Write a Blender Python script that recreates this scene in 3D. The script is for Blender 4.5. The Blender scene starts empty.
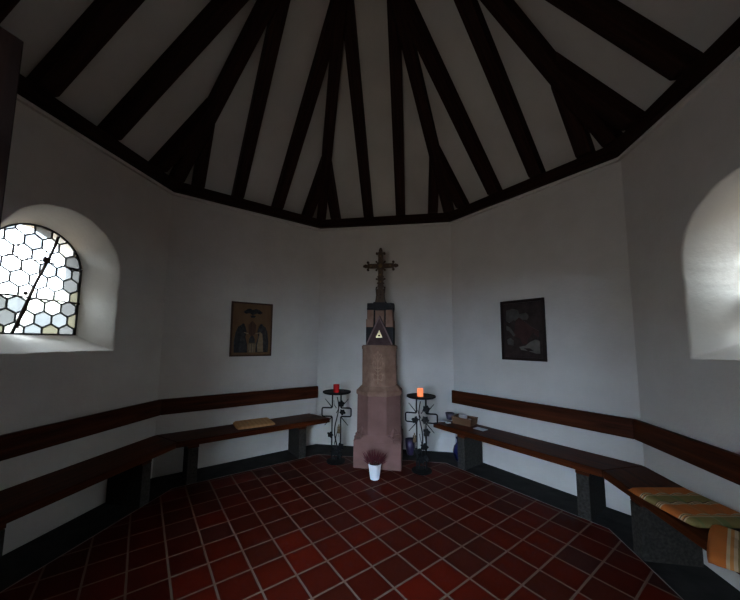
import bpy, bmesh, math, random
from mathutils import Vector, Matrix
random.seed(7)
PI=math.pi
R=math.radians
scn=bpy.context.scene
C=scn.collection
S=2.4                       # apothem of the octagonal chapel
H8=S*math.tan(PI/8)         # half facet width
ZT=3.266                    # wall top

# ------------------------------------------------------------------ materials
MATS={}
def nd(nt,t,**k):
    n=nt.nodes.new(t)
    for a,b in k.items(): setattr(n,a,b)
    return n
def base_mat(name,rough=.6,metal=0,spec=.5):
    m=bpy.data.materials.new(name); m.use_nodes=True
    nt=m.node_tree; b=nt.nodes['Principled BSDF']
    b.inputs['Roughness'].default_value=rough; b.inputs['Metallic'].default_value=metal
    b.inputs['Specular IOR Level'].default_value=spec
    return m,nt,b
def ramp(nt,fac,stops):
    r=nd(nt,'ShaderNodeValToRGB'); e=r.color_ramp.elements
    while len(e)<len(stops): e.new(.5)
    for i,(p,c) in enumerate(stops): e[i].position=p; e[i].color=(*c,1)
    nt.links.new(fac,r.inputs[0]); return r.outputs[0]
def bump(nt,b,h,strength=.3,dist=.01):
    n=nd(nt,'ShaderNodeBump'); n.inputs['Strength'].default_value=strength; n.inputs['Distance'].default_value=dist
    nt.links.new(h,n.inputs['Height']); nt.links.new(n.outputs[0],b.inputs['Normal'])
def coords(nt,rot=(0,0,0),scale=(1,1,1)):
    tc=nd(nt,'ShaderNodeTexCoord'); mp=nd(nt,'ShaderNodeMapping')
    mp.inputs['Rotation'].default_value=rot; mp.inputs['Scale'].default_value=scale
    nt.links.new(tc.outputs['Object'],mp.inputs[0]); return mp.outputs[0]
def noise(nt,v,scale,detail=4,rough=.55,dist=0):
    n=nd(nt,'ShaderNodeTexNoise'); n.inputs['Scale'].default_value=scale; n.inputs['Detail'].default_value=detail
    n.inputs['Roughness'].default_value=rough; n.inputs['Distortion'].default_value=dist
    nt.links.new(v,n.inputs['Vector']); return n.outputs['Fac']
def mat_noise(name,c1,c2,scale=8,rough=.7,metal=0,bs=.2,bd=.005,stretch=(1,1,1),spec=.5,lo=.3,hi=.7,rot=(0,0,0),dist=0,bscale=None):
    m,nt,b=base_mat(name,rough,metal,spec)
    v=coords(nt,rot,stretch); f=noise(nt,v,scale,dist=dist)
    nt.links.new(ramp(nt,f,[(lo,c1),(hi,c2)]),b.inputs['Base Color'])
    if bs:
        f2=noise(nt,v,bscale or scale*3,6); bump(nt,b,f2,bs,bd)
    MATS[name]=m; return m
def wood(name,c1,c2,rot=(0,0,0),axis=0,rough=.45,scale=3,spec=.5):
    st=[14,14,14]; st[axis]=.7
    # rotation is applied after scale in a POINT mapping, so rotate first with its own node
    m,nt,b=base_mat(name,rough,0,spec)
    tc=nd(nt,'ShaderNodeTexCoord'); m1=nd(nt,'ShaderNodeMapping'); m1.inputs['Rotation'].default_value=rot
    m2=nd(nt,'ShaderNodeMapping'); m2.inputs['Scale'].default_value=st
    nt.links.new(tc.outputs['Object'],m1.inputs[0]); nt.links.new(m1.outputs[0],m2.inputs[0])
    f=noise(nt,m2.outputs[0],scale,6,.65,.6)
    nt.links.new(ramp(nt,f,[(.3,c1),(.7,c2)]),b.inputs['Base Color'])
    bump(nt,b,f,.25,.004); MATS[name]=m; return m

M_plaster=mat_noise('white plaster',(.50,.46,.41),(.58,.538,.485),2.2,.92,0,.35,.008,spec=.2,bscale=30)
M_reveal=M_plaster
M_ceil=mat_noise('painted ceiling',(.42,.39,.345),(.50,.47,.415),1.6,.9,0,.1,.003,spec=.2,bscale=30)
M_beam=wood('beam wood',(.006,.0022,.0016),(.030,.0105,.0065),rot=(R(45),0,0),axis=1,rough=.7,scale=2,spec=.10)
M_plate=wood('plate wood',(.006,.0022,.0016),(.028,.010,.006),axis=0,rough=.7,scale=2,spec=.10)
M_bench=wood('bench wood',(.018,.0045,.0015),(.085,.019,.005),axis=0,rough=.5,scale=1.6,spec=.07)
M_back=wood('backrest wood',(.018,.0045,.0018),(.075,.018,.006),axis=0,rough=.5,scale=1.6,spec=.08)
M_door=wood('door wood',(.004,.002,.0015),(.014,.006,.004),axis=2,rough=.7,scale=2,spec=.1)
M_border=mat_noise('slate border',(.018,.0175,.0165),(.034,.033,.031),6,.75,0,.25,.004,spec=.08)
M_leg=mat_noise('grey granite',(.021,.018,.015),(.046,.041,.035),55,.85,0,.4,.004,lo=.3,hi=.7,spec=.08)
M_pink=mat_noise('pink sandstone',(.138,.068,.056),(.188,.096,.080),5,.85,0,.3,.003,bscale=70,spec=.2)
M_tan=mat_noise('tan sandstone',(.165,.090,.060),(.245,.142,.100),12,.85,0,.3,.003,bscale=70,spec=.2)
M_carve=mat_noise('carved sandstone',(.24,.138,.095),(.32,.19,.135),20,.8,0,.3,.003,spec=.2)
M_dark=mat_noise('dark polished stone',(.004,.0035,.004),(.012,.009,.009),9,.5,0,.1,.002,spec=.12)
M_maroon=mat_noise('maroon stone',(.035,.017,.017),(.065,.035,.033),12,.7,0,.2,.002,spec=.15)
M_edge=mat_noise('gable edge stone',(.12,.075,.07),(.17,.11,.10),12,.7,0,.2,.002,spec=.15)
M_gold=mat_noise('pale gold',(.55,.42,.18),(.7,.58,.3),20,.45,.4,.1,.001)
M_bronze=mat_noise('aged bronze',(.020,.009,.004),(.075,.036,.013),40,.55,.4,.4,.003)
M_iron=mat_noise('black iron',(.003,.003,.003),(.008,.008,.0085),30,.7,.0,.2,.002,spec=.15)
M_brass=mat_noise('dull brass',(.09,.055,.02),(.18,.11,.04),40,.5,.5,.2,.002)
M_lead=mat_noise('lead came',(.012,.012,.012),(.035,.033,.03),30,.6,.3,.1,.001)
M_rust=mat_noise('rusty iron',(.012,.006,.005),(.05,.022,.014),30,.75,.3,.3,.003)
M_potw=mat_noise('white glazed pot',(.62,.61,.60),(.70,.69,.68),6,.3,0,.05,.001)
M_soil=mat_noise('soil',(.012,.008,.006),(.04,.026,.018),60,.9)
M_heather=mat_noise('heather',(.045,.004,.007),(.12,.011,.016),40,.9,0,.2,.002)
M_heatherg=mat_noise('heather stem',(.035,.022,.016),(.09,.05,.03),40,.8,0,.2,.002)
M_blue=mat_noise('cobalt glaze',(.005,.006,.030),(.010,.012,.060),12,.25,0,.05,.001)
M_purple=mat_noise('purple glass',(.022,.014,.038),(.038,.025,.058),8,.3,0,.05,.001)
M_paper=mat_noise('paper',(.55,.56,.58),(.68,.69,.70),14,.8,0,.05,.001)
M_print=mat_noise('printed paper',(.16,.17,.2),(.5,.42,.36),60,.7,0,0)
M_wax=mat_noise('tea light wax',(.5,.48,.44),(.62,.6,.56),30,.5,0,0)
M_alu=mat_noise('aluminium cup',(.4,.4,.42),(.55,.55,.57),30,.35,.9,0)
M_redwax=mat_noise('red votive',(.42,.008,.010),(.62,.014,.016),10,.22,0,0)
M_grass=mat_noise('dry gravel and grass',(.065,.038,.018),(.095,.058,.028),3,.95,0,.3,.02)
M_outer=mat_noise('weathered render',(.28,.25,.19),(.50,.46,.38),9,.95,0,.5,.01)
M_pboard=mat_noise('olive brown panel',(.095,.050,.024),(.16,.088,.042),5,.6,0,.2,.002,stretch=(1,1,.3),spec=.12)
M_pframe=wood('picture frame wood',(.035,.017,.010),(.085,.040,.024),axis=2,rough=.6,scale=3,spec=.15)
M_pdark=mat_noise('dark inlay',(.008,.008,.010),(.03,.028,.03),30,.5,0,.2,.001,spec=.12)
M_pblue=mat_noise('blue grey inlay',(.022,.020,.022),(.045,.042,.040),30,.5,0,.2,.001,spec=.12)
M_ptan=mat_noise('tan inlay',(.16,.11,.065),(.24,.17,.10),30,.5,0,.2,.001,spec=.12)
M_pframe2=wood('dark frame wood',(.008,.0035,.003),(.020,.009,.007),axis=2,rough=.5,scale=3,spec=.15)
M_pic_a=mat_noise('umber print',(.014,.008,.007),(.030,.017,.014),14,.4,0,0,spec=.12)
M_pic_b=mat_noise('grey cloud print',(.030,.026,.022),(.065,.057,.048),12,.4,0,0,spec=.12)
M_pic_c=mat_noise('pale road print',(.07,.062,.050),(.12,.105,.085),14,.4,0,0,spec=.12)
M_pic_d=mat_noise('wine print',(.026,.009,.008),(.044,.016,.013),14,.4,0,0,spec=.12)

# candle that is alight inside
M_glow,nt,b=base_mat('glowing orange candle',.4)
b.inputs['Base Color'].default_value=(.75,.2,.08,1)
v=coords(nt); f=noise(nt,v,25)
nt.links.new(ramp(nt,f,[(.3,(1,.18,.05)),(.7,(1,.30,.11))]),b.inputs['Emission Color'])
b.inputs['Emission Strength'].default_value=.055
GLOW=b

# basket weave
M_wick,nt,b=base_mat('wicker',.7)
v=coords(nt,(0,0,0),(1,1,1))
w1=nd(nt,'ShaderNodeTexWave',wave_type='BANDS',bands_direction='Z'); w1.inputs['Scale'].default_value=28; w1.inputs['Distortion'].default_value=1.5
w2=nd(nt,'ShaderNodeTexWave',wave_type='BANDS',bands_direction='DIAGONAL'); w2.inputs['Scale'].default_value=18
for w in (w1,w2): nt.links.new(v,w.inputs['Vector'])
mx=nd(nt,'ShaderNodeMath',operation='MULTIPLY'); nt.links.new(w1.outputs['Fac'],mx.inputs[0]); nt.links.new(w2.outputs['Fac'],mx.inputs[1])
nt.links.new(ramp(nt,mx.outputs[0],[(0,(.08,.033,.012)),(.8,(.25,.115,.045))]),b.inputs['Base Color'])
bump(nt,b,mx.outputs[0],.7,.004)

# glass panes
def glass(name,tint,transp):
    m=bpy.data.materials.new(name); m.use_nodes=True; nt=m.node_tree; nt.nodes.clear()
    out=nd(nt,'ShaderNodeOutputMaterial'); tr=nd(nt,'ShaderNodeBsdfTransparent'); tl=nd(nt,'ShaderNodeBsdfTranslucent')
    gl=nd(nt,'ShaderNodeBsdfGlossy'); gl.inputs['Roughness'].default_value=.08
    v=coords(nt); f=noise(nt,v,9,3)
    col=ramp(nt,f,[(.3,tuple(c*.86 for c in tint)),(.7,tint)])
    nt.links.new(col,tr.inputs[0]); nt.links.new(col,tl.inputs[0])
    a=nd(nt,'ShaderNodeMixShader'); a.inputs[0].default_value=1-transp
    nt.links.new(tr.outputs[0],a.inputs[1]); nt.links.new(tl.outputs[0],a.inputs[2])
    c=nd(nt,'ShaderNodeMixShader'); c.inputs[0].default_value=.05
    nt.links.new(a.outputs[0],c.inputs[1]); nt.links.new(gl.outputs[0],c.inputs[2])
    nt.links.new(c.outputs[0],out.inputs[0]); return m
GL=[glass('clear pane',(.86,.79,.67),.82),glass('milky pane',(.125,.118,.105),.5),glass('amber pane',(.085,.070,.042),.5),glass('smoky pane',(.075,.068,.058),.5)]

# floor tiles
M_tile,nt,b=base_mat('quarry tiles',.5,0,.035)
v=coords(nt,(0,0,R(-45)))
sp=nd(nt,'ShaderNodeSeparateXYZ'); nt.links.new(v,sp.inputs[0])
PT=.2225
def math1(op,a,bv=None,c=None):
    n=nd(nt,'ShaderNodeMath',operation=op)
    for i,x in enumerate((a,bv,c)):
        if x is None: continue
        if isinstance(x,(int,float)): n.inputs[i].default_value=x
        else: nt.links.new(x,n.inputs[i])
    return n.outputs[0]
us=[]; ids=[]
for o,off in ((sp.outputs[0],-.05),(sp.outputs[1],-.046)):
    q=math1('DIVIDE',math1('SUBTRACT',o,off),PT)
    ids.append(math1('FLOOR',q)); fr=math1('FRACT',q)
    us.append(math1('ABSOLUTE',math1('SUBTRACT',fr,.5)))
mxx=math1('MAXIMUM',us[0],us[1])
mr=nd(nt,'ShaderNodeMapRange'); mr.inputs[1].default_value=.5-.034; mr.inputs[2].default_value=.5-.024
nt.links.new(mxx,mr.inputs[0])
cb=nd(nt,'ShaderNodeCombineXYZ'); nt.links.new(ids[0],cb.inputs[0]); nt.links.new(ids[1],cb.inputs[1])
wn=nd(nt,'ShaderNodeTexWhiteNoise',noise_dimensions='3D'); nt.links.new(cb.outputs[0],wn.inputs[0])
tcol=ramp(nt,wn.outputs['Value'],[(0,(.042,.0075,.004)),(.3,(.050,.006,.003)),(.7,(.060,.0060,.0025)),(.93,(.082,.007,.003)),(1,(.038,.011,.008))])
f=noise(nt,v,7,6)
mm=nd(nt,'ShaderNodeMix',data_type='RGBA',blend_type='MULTIPLY'); mm.inputs[0].default_value=.6
nt.links.new(tcol,mm.inputs[6]); nt.links.new(ramp(nt,f,[(.25,(.75,.75,.75)),(.75,(1.1,1.05,1.05))]),mm.inputs[7])
m2=nd(nt,'ShaderNodeMix',data_type='RGBA'); nt.links.new(mr.outputs[0],m2.inputs[0]); nt.links.new(mm.outputs[2],m2.inputs[6])
m2.inputs[7].default_value=(.125,.084,.062,1)
nt.links.new(m2.outputs[2],b.inputs['Base Color'])
nt.links.new(math1('ADD',math1('MULTIPLY',mr.outputs[0],.4),.40),b.inputs['Roughness'])
hh=math1('ADD',math1('MULTIPLY',mr.outputs[0],-1.0),math1('MULTIPLY',f,.25)); bump(nt,b,hh,.5,.004)

# plaid cloth: bands along local axis; (pos, colour) constant ramp
def plaid(name,axis,main,cross,period):
    m,nt,b=base_mat(name,.9,0,.1)
    tc=nd(nt,'ShaderNodeTexCoord'); s=nd(nt,'ShaderNodeSeparateXYZ'); nt.links.new(tc.outputs['Object'],s.inputs[0])
    def band(o,stops,per):
        a=nd(nt,'ShaderNodeMath',operation='DIVIDE'); nt.links.new(o,a.inputs[0]); a.inputs[1].default_value=per
        fr=nd(nt,'ShaderNodeMath',operation='FRACT'); nt.links.new(a.outputs[0],fr.inputs[0])
        r=nd(nt,'ShaderNodeValToRGB'); r.color_ramp.interpolation='CONSTANT'; e=r.color_ramp.elements
        while len(e)<len(stops): e.new(.5)
        for i,(p,c) in enumerate(stops): e[i].position=p; e[i].color=(*c,1)
        nt.links.new(fr.outputs[0],r.inputs[0]); return r.outputs[0]
    A=band(s.outputs[axis],main,period); B=band(s.outputs[1-axis],cross,period)
    mx=nd(nt,'ShaderNodeMix',data_type='RGBA',blend_type='MIX'); mx.inputs[0].default_value=.16
    nt.links.new(A,mx.inputs[6]); nt.links.new(B,mx.inputs[7])
    nt.links.new(mx.outputs[2],b.inputs['Base Color'])
    n=noise(nt,tc.outputs['Object'],180,2); bump(nt,b,n,.3,.001)
    return m
OR=(.40,.115,.025); GR=(.15,.15,.055); CR=(.46,.36,.22); BK=(.03,.03,.025); LO=(.46,.20,.06)
M_plaid1=plaid('orange and green plaid',1,[(0,CR),(.02,BK),(.045,GR),(.33,CR),(.36,BK),(.385,LO),(.41,CR),(.435,BK),(.455,CR),(.48,OR),(.90,CR),(.93,BK),(.955,CR),(.98,BK)],[(0,OR),(.3,LO),(.36,GR),(.42,OR),(.8,CR),(.84,GR)],.25)
M_plaid2=plaid('orange striped plaid',0,[(0,OR),(.49,CR),(.53,LO),(.57,CR),(.61,GR),(.67,BK),(.70,GR),(.74,CR),(.78,BK),(.81,CR),(.85,OR)],[(0,OR),(.28,GR),(.30,OR),(.6,GR),(.62,OR)],.30)
M_straw=plaid('straw coloured cloth',0,[(0,(.46,.24,.10)),(.5,(.52,.28,.12))],[(0,(.46,.25,.11)),(.5,(.44,.26,.12))],.05)
M_leafp=mat_noise('green embroidery',(.20,.20,.09),(.27,.26,.12),30,.9,0,.2,.001)

# ------------------------------------------------------------------ mesh helpers
def tag(o,label=None,cat=None,group=None,kind=None):
    if label: o['label']=label
    if cat: o['category']=cat
    if group: o['group']=group
    if kind: o['kind']=kind
    return o
def obj(name,bm,mats,parent=None,loc=(0,0,0),rz=0,smooth=False,bevel=0):
    bmesh.ops.recalc_face_normals(bm,faces=bm.faces)
    me=bpy.data.meshes.new(name); bm.to_mesh(me); bm.free()
    if not isinstance(mats,(list,tuple)): mats=[mats]
    for m in mats: me.materials.append(m)
    if smooth:
        for p in me.polygons: p.use_smooth=True
    o=bpy.data.objects.new(name,me); C.objects.link(o)
    o.location=loc; o.rotation_euler=(0,0,rz)
    if parent: o.parent=parent
    if bevel:
        md=o.modifiers.new('bevel','BEVEL'); md.width=bevel; md.segments=2; md.limit_method='ANGLE'; md.angle_limit=R(35)
    return o
def empty(name,loc,rz=0,rx=0,ry=0):
    o=bpy.data.objects.new(name,None); C.objects.link(o); o.location=loc; o.rotation_euler=(rx,ry,rz); o.empty_display_size=.1
    return o
def box(bm,x0,x1,y0,y1,z0,z1,M=None,mi=0):
    vs=[bm.verts.new((x,y,z)) for z in (z0,z1) for y in (y0,y1) for x in (x0,x1)]
    if M is not None:
        for v in vs: v.co=M@v.co
    for f in ((0,1,3,2),(4,5,7,6),(0,1,5,4),(2,3,7,6),(0,2,6,4),(1,3,7,5)):
        g=bm.faces.new([vs[i] for i in f]); g.material_index=mi
    return vs
def hexa(bm,P,mi=0):       # 8 points: bottom 4 loop, top 4 loop
    vs=[bm.verts.new(p) for p in P]
    for f in ((0,1,2,3),(4,5,6,7),(0,1,5,4),(1,2,6,5),(2,3,7,6),(3,0,4,7)):
        bm.faces.new([vs[i] for i in f]).material_index=mi
def prism(bm,poly,z0,z1,mi=0,top=None):
    top=top or poly
    a=[bm.verts.new((x,y,z0)) for x,y in poly]; b=[bm.verts.new((x,y,z1)) for x,y in top]
    n=len(poly)
    bm.faces.new(a[::-1]).material_index=mi; bm.faces.new(b).material_index=mi
    for i in range(n): bm.faces.new((a[i],a[(i+1)%n],b[(i+1)%n],b[i])).material_index=mi
def extr_xz(bm,poly,y0,y1,mi=0):      # polygon in x-z plane, extruded along y
    a=[bm.verts.new((x,y0,z)) for x,z in poly]; b=[bm.verts.new((x,y1,z)) for x,z in poly]
    n=len(poly); bm.faces.new(a).material_index=mi; bm.faces.new(b[::-1]).material_index=mi
    for i in range(n): bm.faces.new((a[i],a[(i+1)%n],b[(i+1)%n],b[i])).material_index=mi
def lathe(bm,prof,n=32,c=(0,0),mi=0,rot=0,caps=True,wob=None):
    rings=[]
    for r,z in prof:
        rings.append([bm.verts.new((c[0]+r*math.cos(rot+2*PI*i/n)*(1 if not wob else wob(i,n)),c[1]+r*math.sin(rot+2*PI*i/n)*(1 if not wob else wob(i,n)),z)) for i in range(n)])
    for a,b in zip(rings,rings[1:]):
        for i in range(n): bm.faces.new((a[i],a[(i+1)%n],b[(i+1)%n],b[i])).material_index=mi
    if caps:
        bm.faces.new(rings[0][::-1]).material_index=mi; bm.faces.new(rings[-1]).material_index=mi
def tube(bm,pts,r,n=8,mi=0,taper=None):
    pts=[Vector(p) for p in pts]; rings=[]
    for i,p in enumerate(pts):
        a=pts[max(i-1,0)]; b=pts[min(i+1,len(pts)-1)]; t=(b-a)
        if t.length<1e-9: t=Vector((0,0,1))
        t.normalize(); ref=Vector((0,1,0)) if abs(t.y)<.9 else Vector((1,0,0))
        u=t.cross(ref).normalized(); w=t.cross(u); rr=r if taper is None else r*(1+(taper-1)*i/(len(pts)-1))
        rings.append([bm.verts.new(p+(u*math.cos(2*PI*k/n)+w*math.sin(2*PI*k/n))*rr) for k in range(n)])
    for a,b in zip(rings,rings[1:]):
        for k in range(n): bm.faces.new((a[k],a[(k+1)%n],b[(k+1)%n],b[k])).material_index=mi
    bm.faces.new(rings[0][::-1]).material_index=mi; bm.faces.new(rings[-1]).material_index=mi
def ball(bm,c,r,mi=0,sc=(1,1,1)):
    g=bmesh.ops.create_uvsphere(bm,u_segments=10,v_segments=7,radius=r,matrix=Matrix.Translation(c)@Matrix.Diagonal((*sc,1)))
    for v in g['verts']:
        for f in v.link_faces: f.material_index=mi
# facet frame: t to the right as seen from inside, d outward distance from the centre
PHI=dict(back=90,back_left=135,left=180,front_left=225,front=270,front_right=315,right=0,back_right=45)
def W(k,t,d,z=0):
    a=R(PHI[k]); return Vector((d*math.cos(a)+t*math.sin(a), d*math.sin(a)-t*math.cos(a), z))
def RZ(k): return R(PHI[k]-90)
T8=math.tan(PI/8)
def octa(ap,rot=PI/8): return [(ap/math.cos(PI/8)*math.cos(rot+k*PI/4),ap/math.cos(PI/8)*math.sin(rot+k*PI/4)) for k in range(8)]

# ------------------------------------------------------------------ shell
bm=bmesh.new(); prism(bm,octa(2.0),-.10,0.0); tag(obj('floor',bm,M_tile),kind='structure')
bm=bmesh.new()
i0=octa(2.006);o0=octa(S+.02)
for k in range(8):
    a,b=i0[k],i0[(k+1)%8]; c,d=o0[(k+1)%8],o0[k]
    hexa(bm,[(*a,-.10),(*b,-.10),(*c,-.10),(*d,-.10),(*a,.002),(*b,.002),(*c,.002),(*d,.002)])
tag(obj('trim_1',bm,M_border),kind='structure')
bm=bmesh.new()
i0=octa(2.0);o0=octa(2.006)
for k in range(8):
    a,b=i0[k],i0[(k+1)%8]; c,d=o0[(k+1)%8],o0[k]
    hexa(bm,[(*a,-.05),(*b,-.05),(*c,-.05),(*d,-.05),(*a,.001),(*b,.001),(*c,.001),(*d,.001)])
M_grout=mat_noise('grout',(.17,.155,.14),(.22,.20,.18),20,.9,0,.1,.001)
tag(obj('trim_2',bm,M_grout),kind='structure')

THK=.50
def arch_ray(cx,zc,hw,zs,z0,Rr,ang,yc,zo):
    # ray from (yc,zo) at angle; arch: half width hw (circle radius Rr about (cx,zs)), straight jambs, sill z0
    dx,dz=math.cos(ang),math.sin(ang); best=9
    # circle
    ox,oz=yc-cx,zo-zs; bq=ox*dx+oz*dz; cq=ox*ox+oz*oz-Rr*Rr; t=-bq+math.sqrt(max(bq*bq-cq,0))
    if zo+t*dz>=zs: return t
    if dz<0:
        t=(z0-zo)/dz
        if abs(yc+t*dx-cx)<=hw+1e-9: return t
    t=((hw if dx>0 else -hw)+cx-yc)/dx
    return t
def wall_window(key,cx,name):
    zs,z0,Rr=(2.125,1.402,.472) if key=='left' else (2.108,1.402,.468)
    gi=.342; gz0=1.548; gdep=.30
    oc=1.95
    L0,L1,B0,B1=-H8,H8,0,ZT+.15
    angs=set(2*PI*i/120 for i in range(120))
    for (x,z) in ((L0,B0),(L1,B0),(L1,B1),(L0,B1)): angs.add(math.atan2(z-oc,x-cx)%(2*PI))
    for (x,z) in ((cx-Rr,z0),(cx+Rr,z0),(cx-gi,gz0),(cx+gi,gz0)): angs.add(math.atan2(z-oc,x-cx)%(2*PI))
    angs=sorted(angs); rnd=random.Random(3+int(cx*100))
    def rect(a,e=0):
        dx,dz=math.cos(a),math.sin(a); ts=[]
        if dx>1e-9: ts.append((L1+e-cx)/dx)
        if dx<-1e-9: ts.append((L0-e-cx)/dx)
        if dz>1e-9: ts.append((B1-oc)/dz)
        if dz<-1e-9: ts.append((B0-oc)/dz)
        t=min(ts); return (cx+t*dx,oc+t*dz)
    def arc(a,hw,zz,j=0):
        t=arch_ray(cx,oc,hw,zs,zz,hw,a,cx,oc)+j; return (cx+t*math.cos(a),oc+t*math.sin(a))
    bm=bmesh.new()
    def ring(pts,d): return [bm.verts.new((x,d,z)) for x,z in pts]
    ph=[rnd.uniform(0,6) for _ in range(4)]
    wob=lambda a:.003*math.sin(5*a+ph[0])+.002*math.sin(11*a+ph[1])+.0015*math.sin(23*a+ph[2])
    n=len(angs)
    r0=ring([rect(a) for a in angs],0)
    r1=ring([arc(a,Rr,z0,wob(a)) for a in angs],0)
    r1b=ring([arc(a,Rr-.012,z0+.006,wob(a)) for a in angs],.012)
    rm=ring([arc(a,(Rr+gi)/2-.008,(z0+gz0)/2-.004,wob(a+1)) for a in angs],.16)
    r2=ring([arc(a,gi,gz0) for a in angs],gdep)
    r3=ring([arc(a,gi+.02,gz0-.02) for a in angs],THK)
    r4=ring([rect(a,THK*T8) for a in angs],THK)
    rr=[r0,r1,r1b,rm,r2,r3,r4]
    for q,(a,b) in enumerate(zip(rr,rr[1:])):
        for i in range(n):
            f=bm.faces.new((a[i],a[(i+1)%n],b[(i+1)%n],b[i])); f.material_index=1 if q>=4 else 0
            f.smooth = q in (1,2,3)
    # top/sides closing the shell
    for i in range(n): bm.faces.new((r4[i],r4[(i+1)%n],r0[(i+1)%n],r0[i])).material_index=1
    # local y is outward: put the origin at the wall foot
    me_o=obj(name,bm,[M_plaster,M_outer],loc=W(key,0,S,0),rz=RZ(key))
    tag(me_o,kind='structure')
    return cx,gi,gz0,zs,gdep
def wall_plain(key,name):
    bm=bmesh.new(); e=THK*T8; zt=ZT+.15
    hexa(bm,[(-H8,0,0),(H8,0,0),(H8+e,THK,0),(-H8-e,THK,0),(-H8,0,zt),(H8,0,zt),(H8+e,THK,zt),(-H8-e,THK,zt)])
    tag(obj(name,bm,[M_plaster],loc=W(key,0,S,0),rz=RZ(key)),kind='structure')
for k in ('back','back_left','back_right','front_left','front_right'): wall_plain(k,'wall_'+k)
# front wall with the doorway the photographer stands beside; facet t = -x
DX0,DX1,DZ=-.64,.24,2.22
bm=bmesh.new(); e=THK*T8; zt=ZT+.15
ta,tb=-DX1,-DX0
hexa(bm,[(-H8,0,0),(ta,0,0),(ta,THK,0),(-H8-e,THK,0),(-H8,0,zt),(ta,0,zt),(ta,THK,zt),(-H8-e,THK,zt)])
hexa(bm,[(tb,0,0),(H8,0,0),(H8+e,THK,0),(tb,THK,0),(tb,0,zt),(H8,0,zt),(H8+e,THK,zt),(tb,THK,zt)])
box(bm,ta,tb,0,THK,DZ,zt)
tag(obj('wall_front',bm,[M_plaster],loc=W('front',0,S,0),rz=RZ('front')),kind='structure')
# door leaf standing open into the room at the left
hx,hy=-.625,-2.40; ex,ey=-.459,-1.58
ang=math.atan2(ey-hy,ex-hx); Lf=math.hypot(ex-hx,ey-hy)
bm=bmesh.new()
for i in range(6): box(bm,Lf*i/6+.001,Lf*(i+1)/6-.001,0,.045,.012,2.2)
d=obj('door_1',bm,M_door,loc=(hx,hy,0),rz=ang,bevel=.003); tag(d,kind='structure')
bm=bmesh.new()
for z in (.35,1.1,1.9): box(bm,.05,Lf-.05,-.025,0,z-.06,z+.06)
obj('ledge',bm,M_door,d,bevel=.003)
bm=bmesh.new()
for z in (.35,1.9): box(bm,.0,Lf*.7,.045,.051,z-.02,z+.02)
obj('strap_hinge',bm,M_iron,d)
bm=bmesh.new(); box(bm,Lf-.11,Lf-.06,.045,.051,.95,1.17); tube(bm,[(Lf-.085,.05,1.07),(Lf-.085,.09,1.07),(Lf-.19,.095,1.07)],.008)
obj('door_handle',bm,M_iron,d)

# ceiling: one solid octagonal pyramid shell at 45 degrees
def zc(d): return 3.45+(S-d)
D0=S+THK+.15
oo=octa(D0)
for k in range(8):
    bm=bmesh.new(); (x0,y0),(x1,y1)=oo[k],oo[(k+1)%8]
    A=[bm.verts.new(p) for p in ((x0,y0,zc(D0)),(x1,y1,zc(D0)),(0,0,zc(0)))]
    B=[bm.verts.new(p) for p in ((x0,y0,zc(D0)+.16),(x1,y1,zc(D0)+.16),(0,0,zc(0)+.16))]
    bm.faces.new(A); bm.faces.new(B)
    for i in range(3): bm.faces.new((A[i],A[(i+1)%3],B[(i+1)%3],B[i]))
    tag(obj('ceiling',bm,M_ceil),kind='structure')
# wall plates
PD=.085
PH=.125
for n_,k in enumerate(PHI):
    bm=bmesh.new(); h0=(S-PD)*T8; h1=(S+.10)*T8; z0,z1=ZT,ZT+PH
    hexa(bm,[(-h0,-PD,0),(h0,-PD,0),(h1,.10,0),(-h1,.10,0),(-h0,-PD,z1-z0),(h0,-PD,z1-z0),(h1,.10,z1-z0),(-h1,.10,z1-z0)])
    # thin plaster lip under the plate
    tag(obj('trim_%d'%(3+n_),bm,[M_plate],loc=W(k,0,S,z0),rz=RZ(k),bevel=.004),kind='structure')
    bm=bmesh.new(); h0=(S-.035)*T8
    hexa(bm,[(-h0,-.035,0),(h0,-.035,0),(H8,.0,0),(-H8,.0,0),(-h0,-.035,.028),(h0,-.035,.028),(H8,.0,.028),(-H8,.0,.028)])
    tag(obj('trim_%d'%(11+n_),bm,[M_plaster],loc=W(k,0,S,z0-.030),rz=RZ(k)),kind='structure')

# ------------------------------------------------------------------ rafters
RW=.138; HW=.135; RD=.18
def rafter(k,t,label,cat='beam',group=None):
    name='jack_rafter' if abs(t)>.5 else 'common_rafter'
    d0=S+.02; s=math.sin(PI/8);c=math.cos(PI/8)
    P=[]
    for zoff in (-RD,.01):
        for (tt,end) in ((t-RW/2,0),(t+RW/2,0),(t+RW/2,1),(t-RW/2,1)):
            d=d0 if not end else (HW/2+abs(tt)*c)/s
            P.append((tt-t,d-S,zc(d)+zoff-ZT))
    # seat cut: the foot stops on top of the wall plate
    bm=bmesh.new()
    vs=[]
    dp=S-PD+.0; 
    zpt=PH
    # side profile polygon in (d,z) for each side, with bird's-mouth on the plate
    def prof(tt):
        de=(HW/2+abs(tt)*c)/s
        return [(de,zc(de)-RD),(S-(zpt-(3.45-RD-ZT)) ,ZT+zpt),(S+.02,ZT+zpt),(S+.02,zc(S+.02)),(de,zc(de))]
    A=[bm.verts.new((-RW/2,d-S,z-ZT)) for d,z in prof(t-RW/2)]
    B=[bm.verts.new((RW/2,d-S,z-ZT)) for d,z in prof(t+RW/2)]
    bm.faces.new(A); bm.faces.new(B[::-1])
    for i in range(5): bm.faces.new((A[i],A[(i+1)%5],B[(i+1)%5],B[i]))
    o=obj(name,bm,M_beam,loc=W(k,t,S,ZT),rz=RZ(k),bevel=.006)
    return tag(o,label,cat,group)
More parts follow.
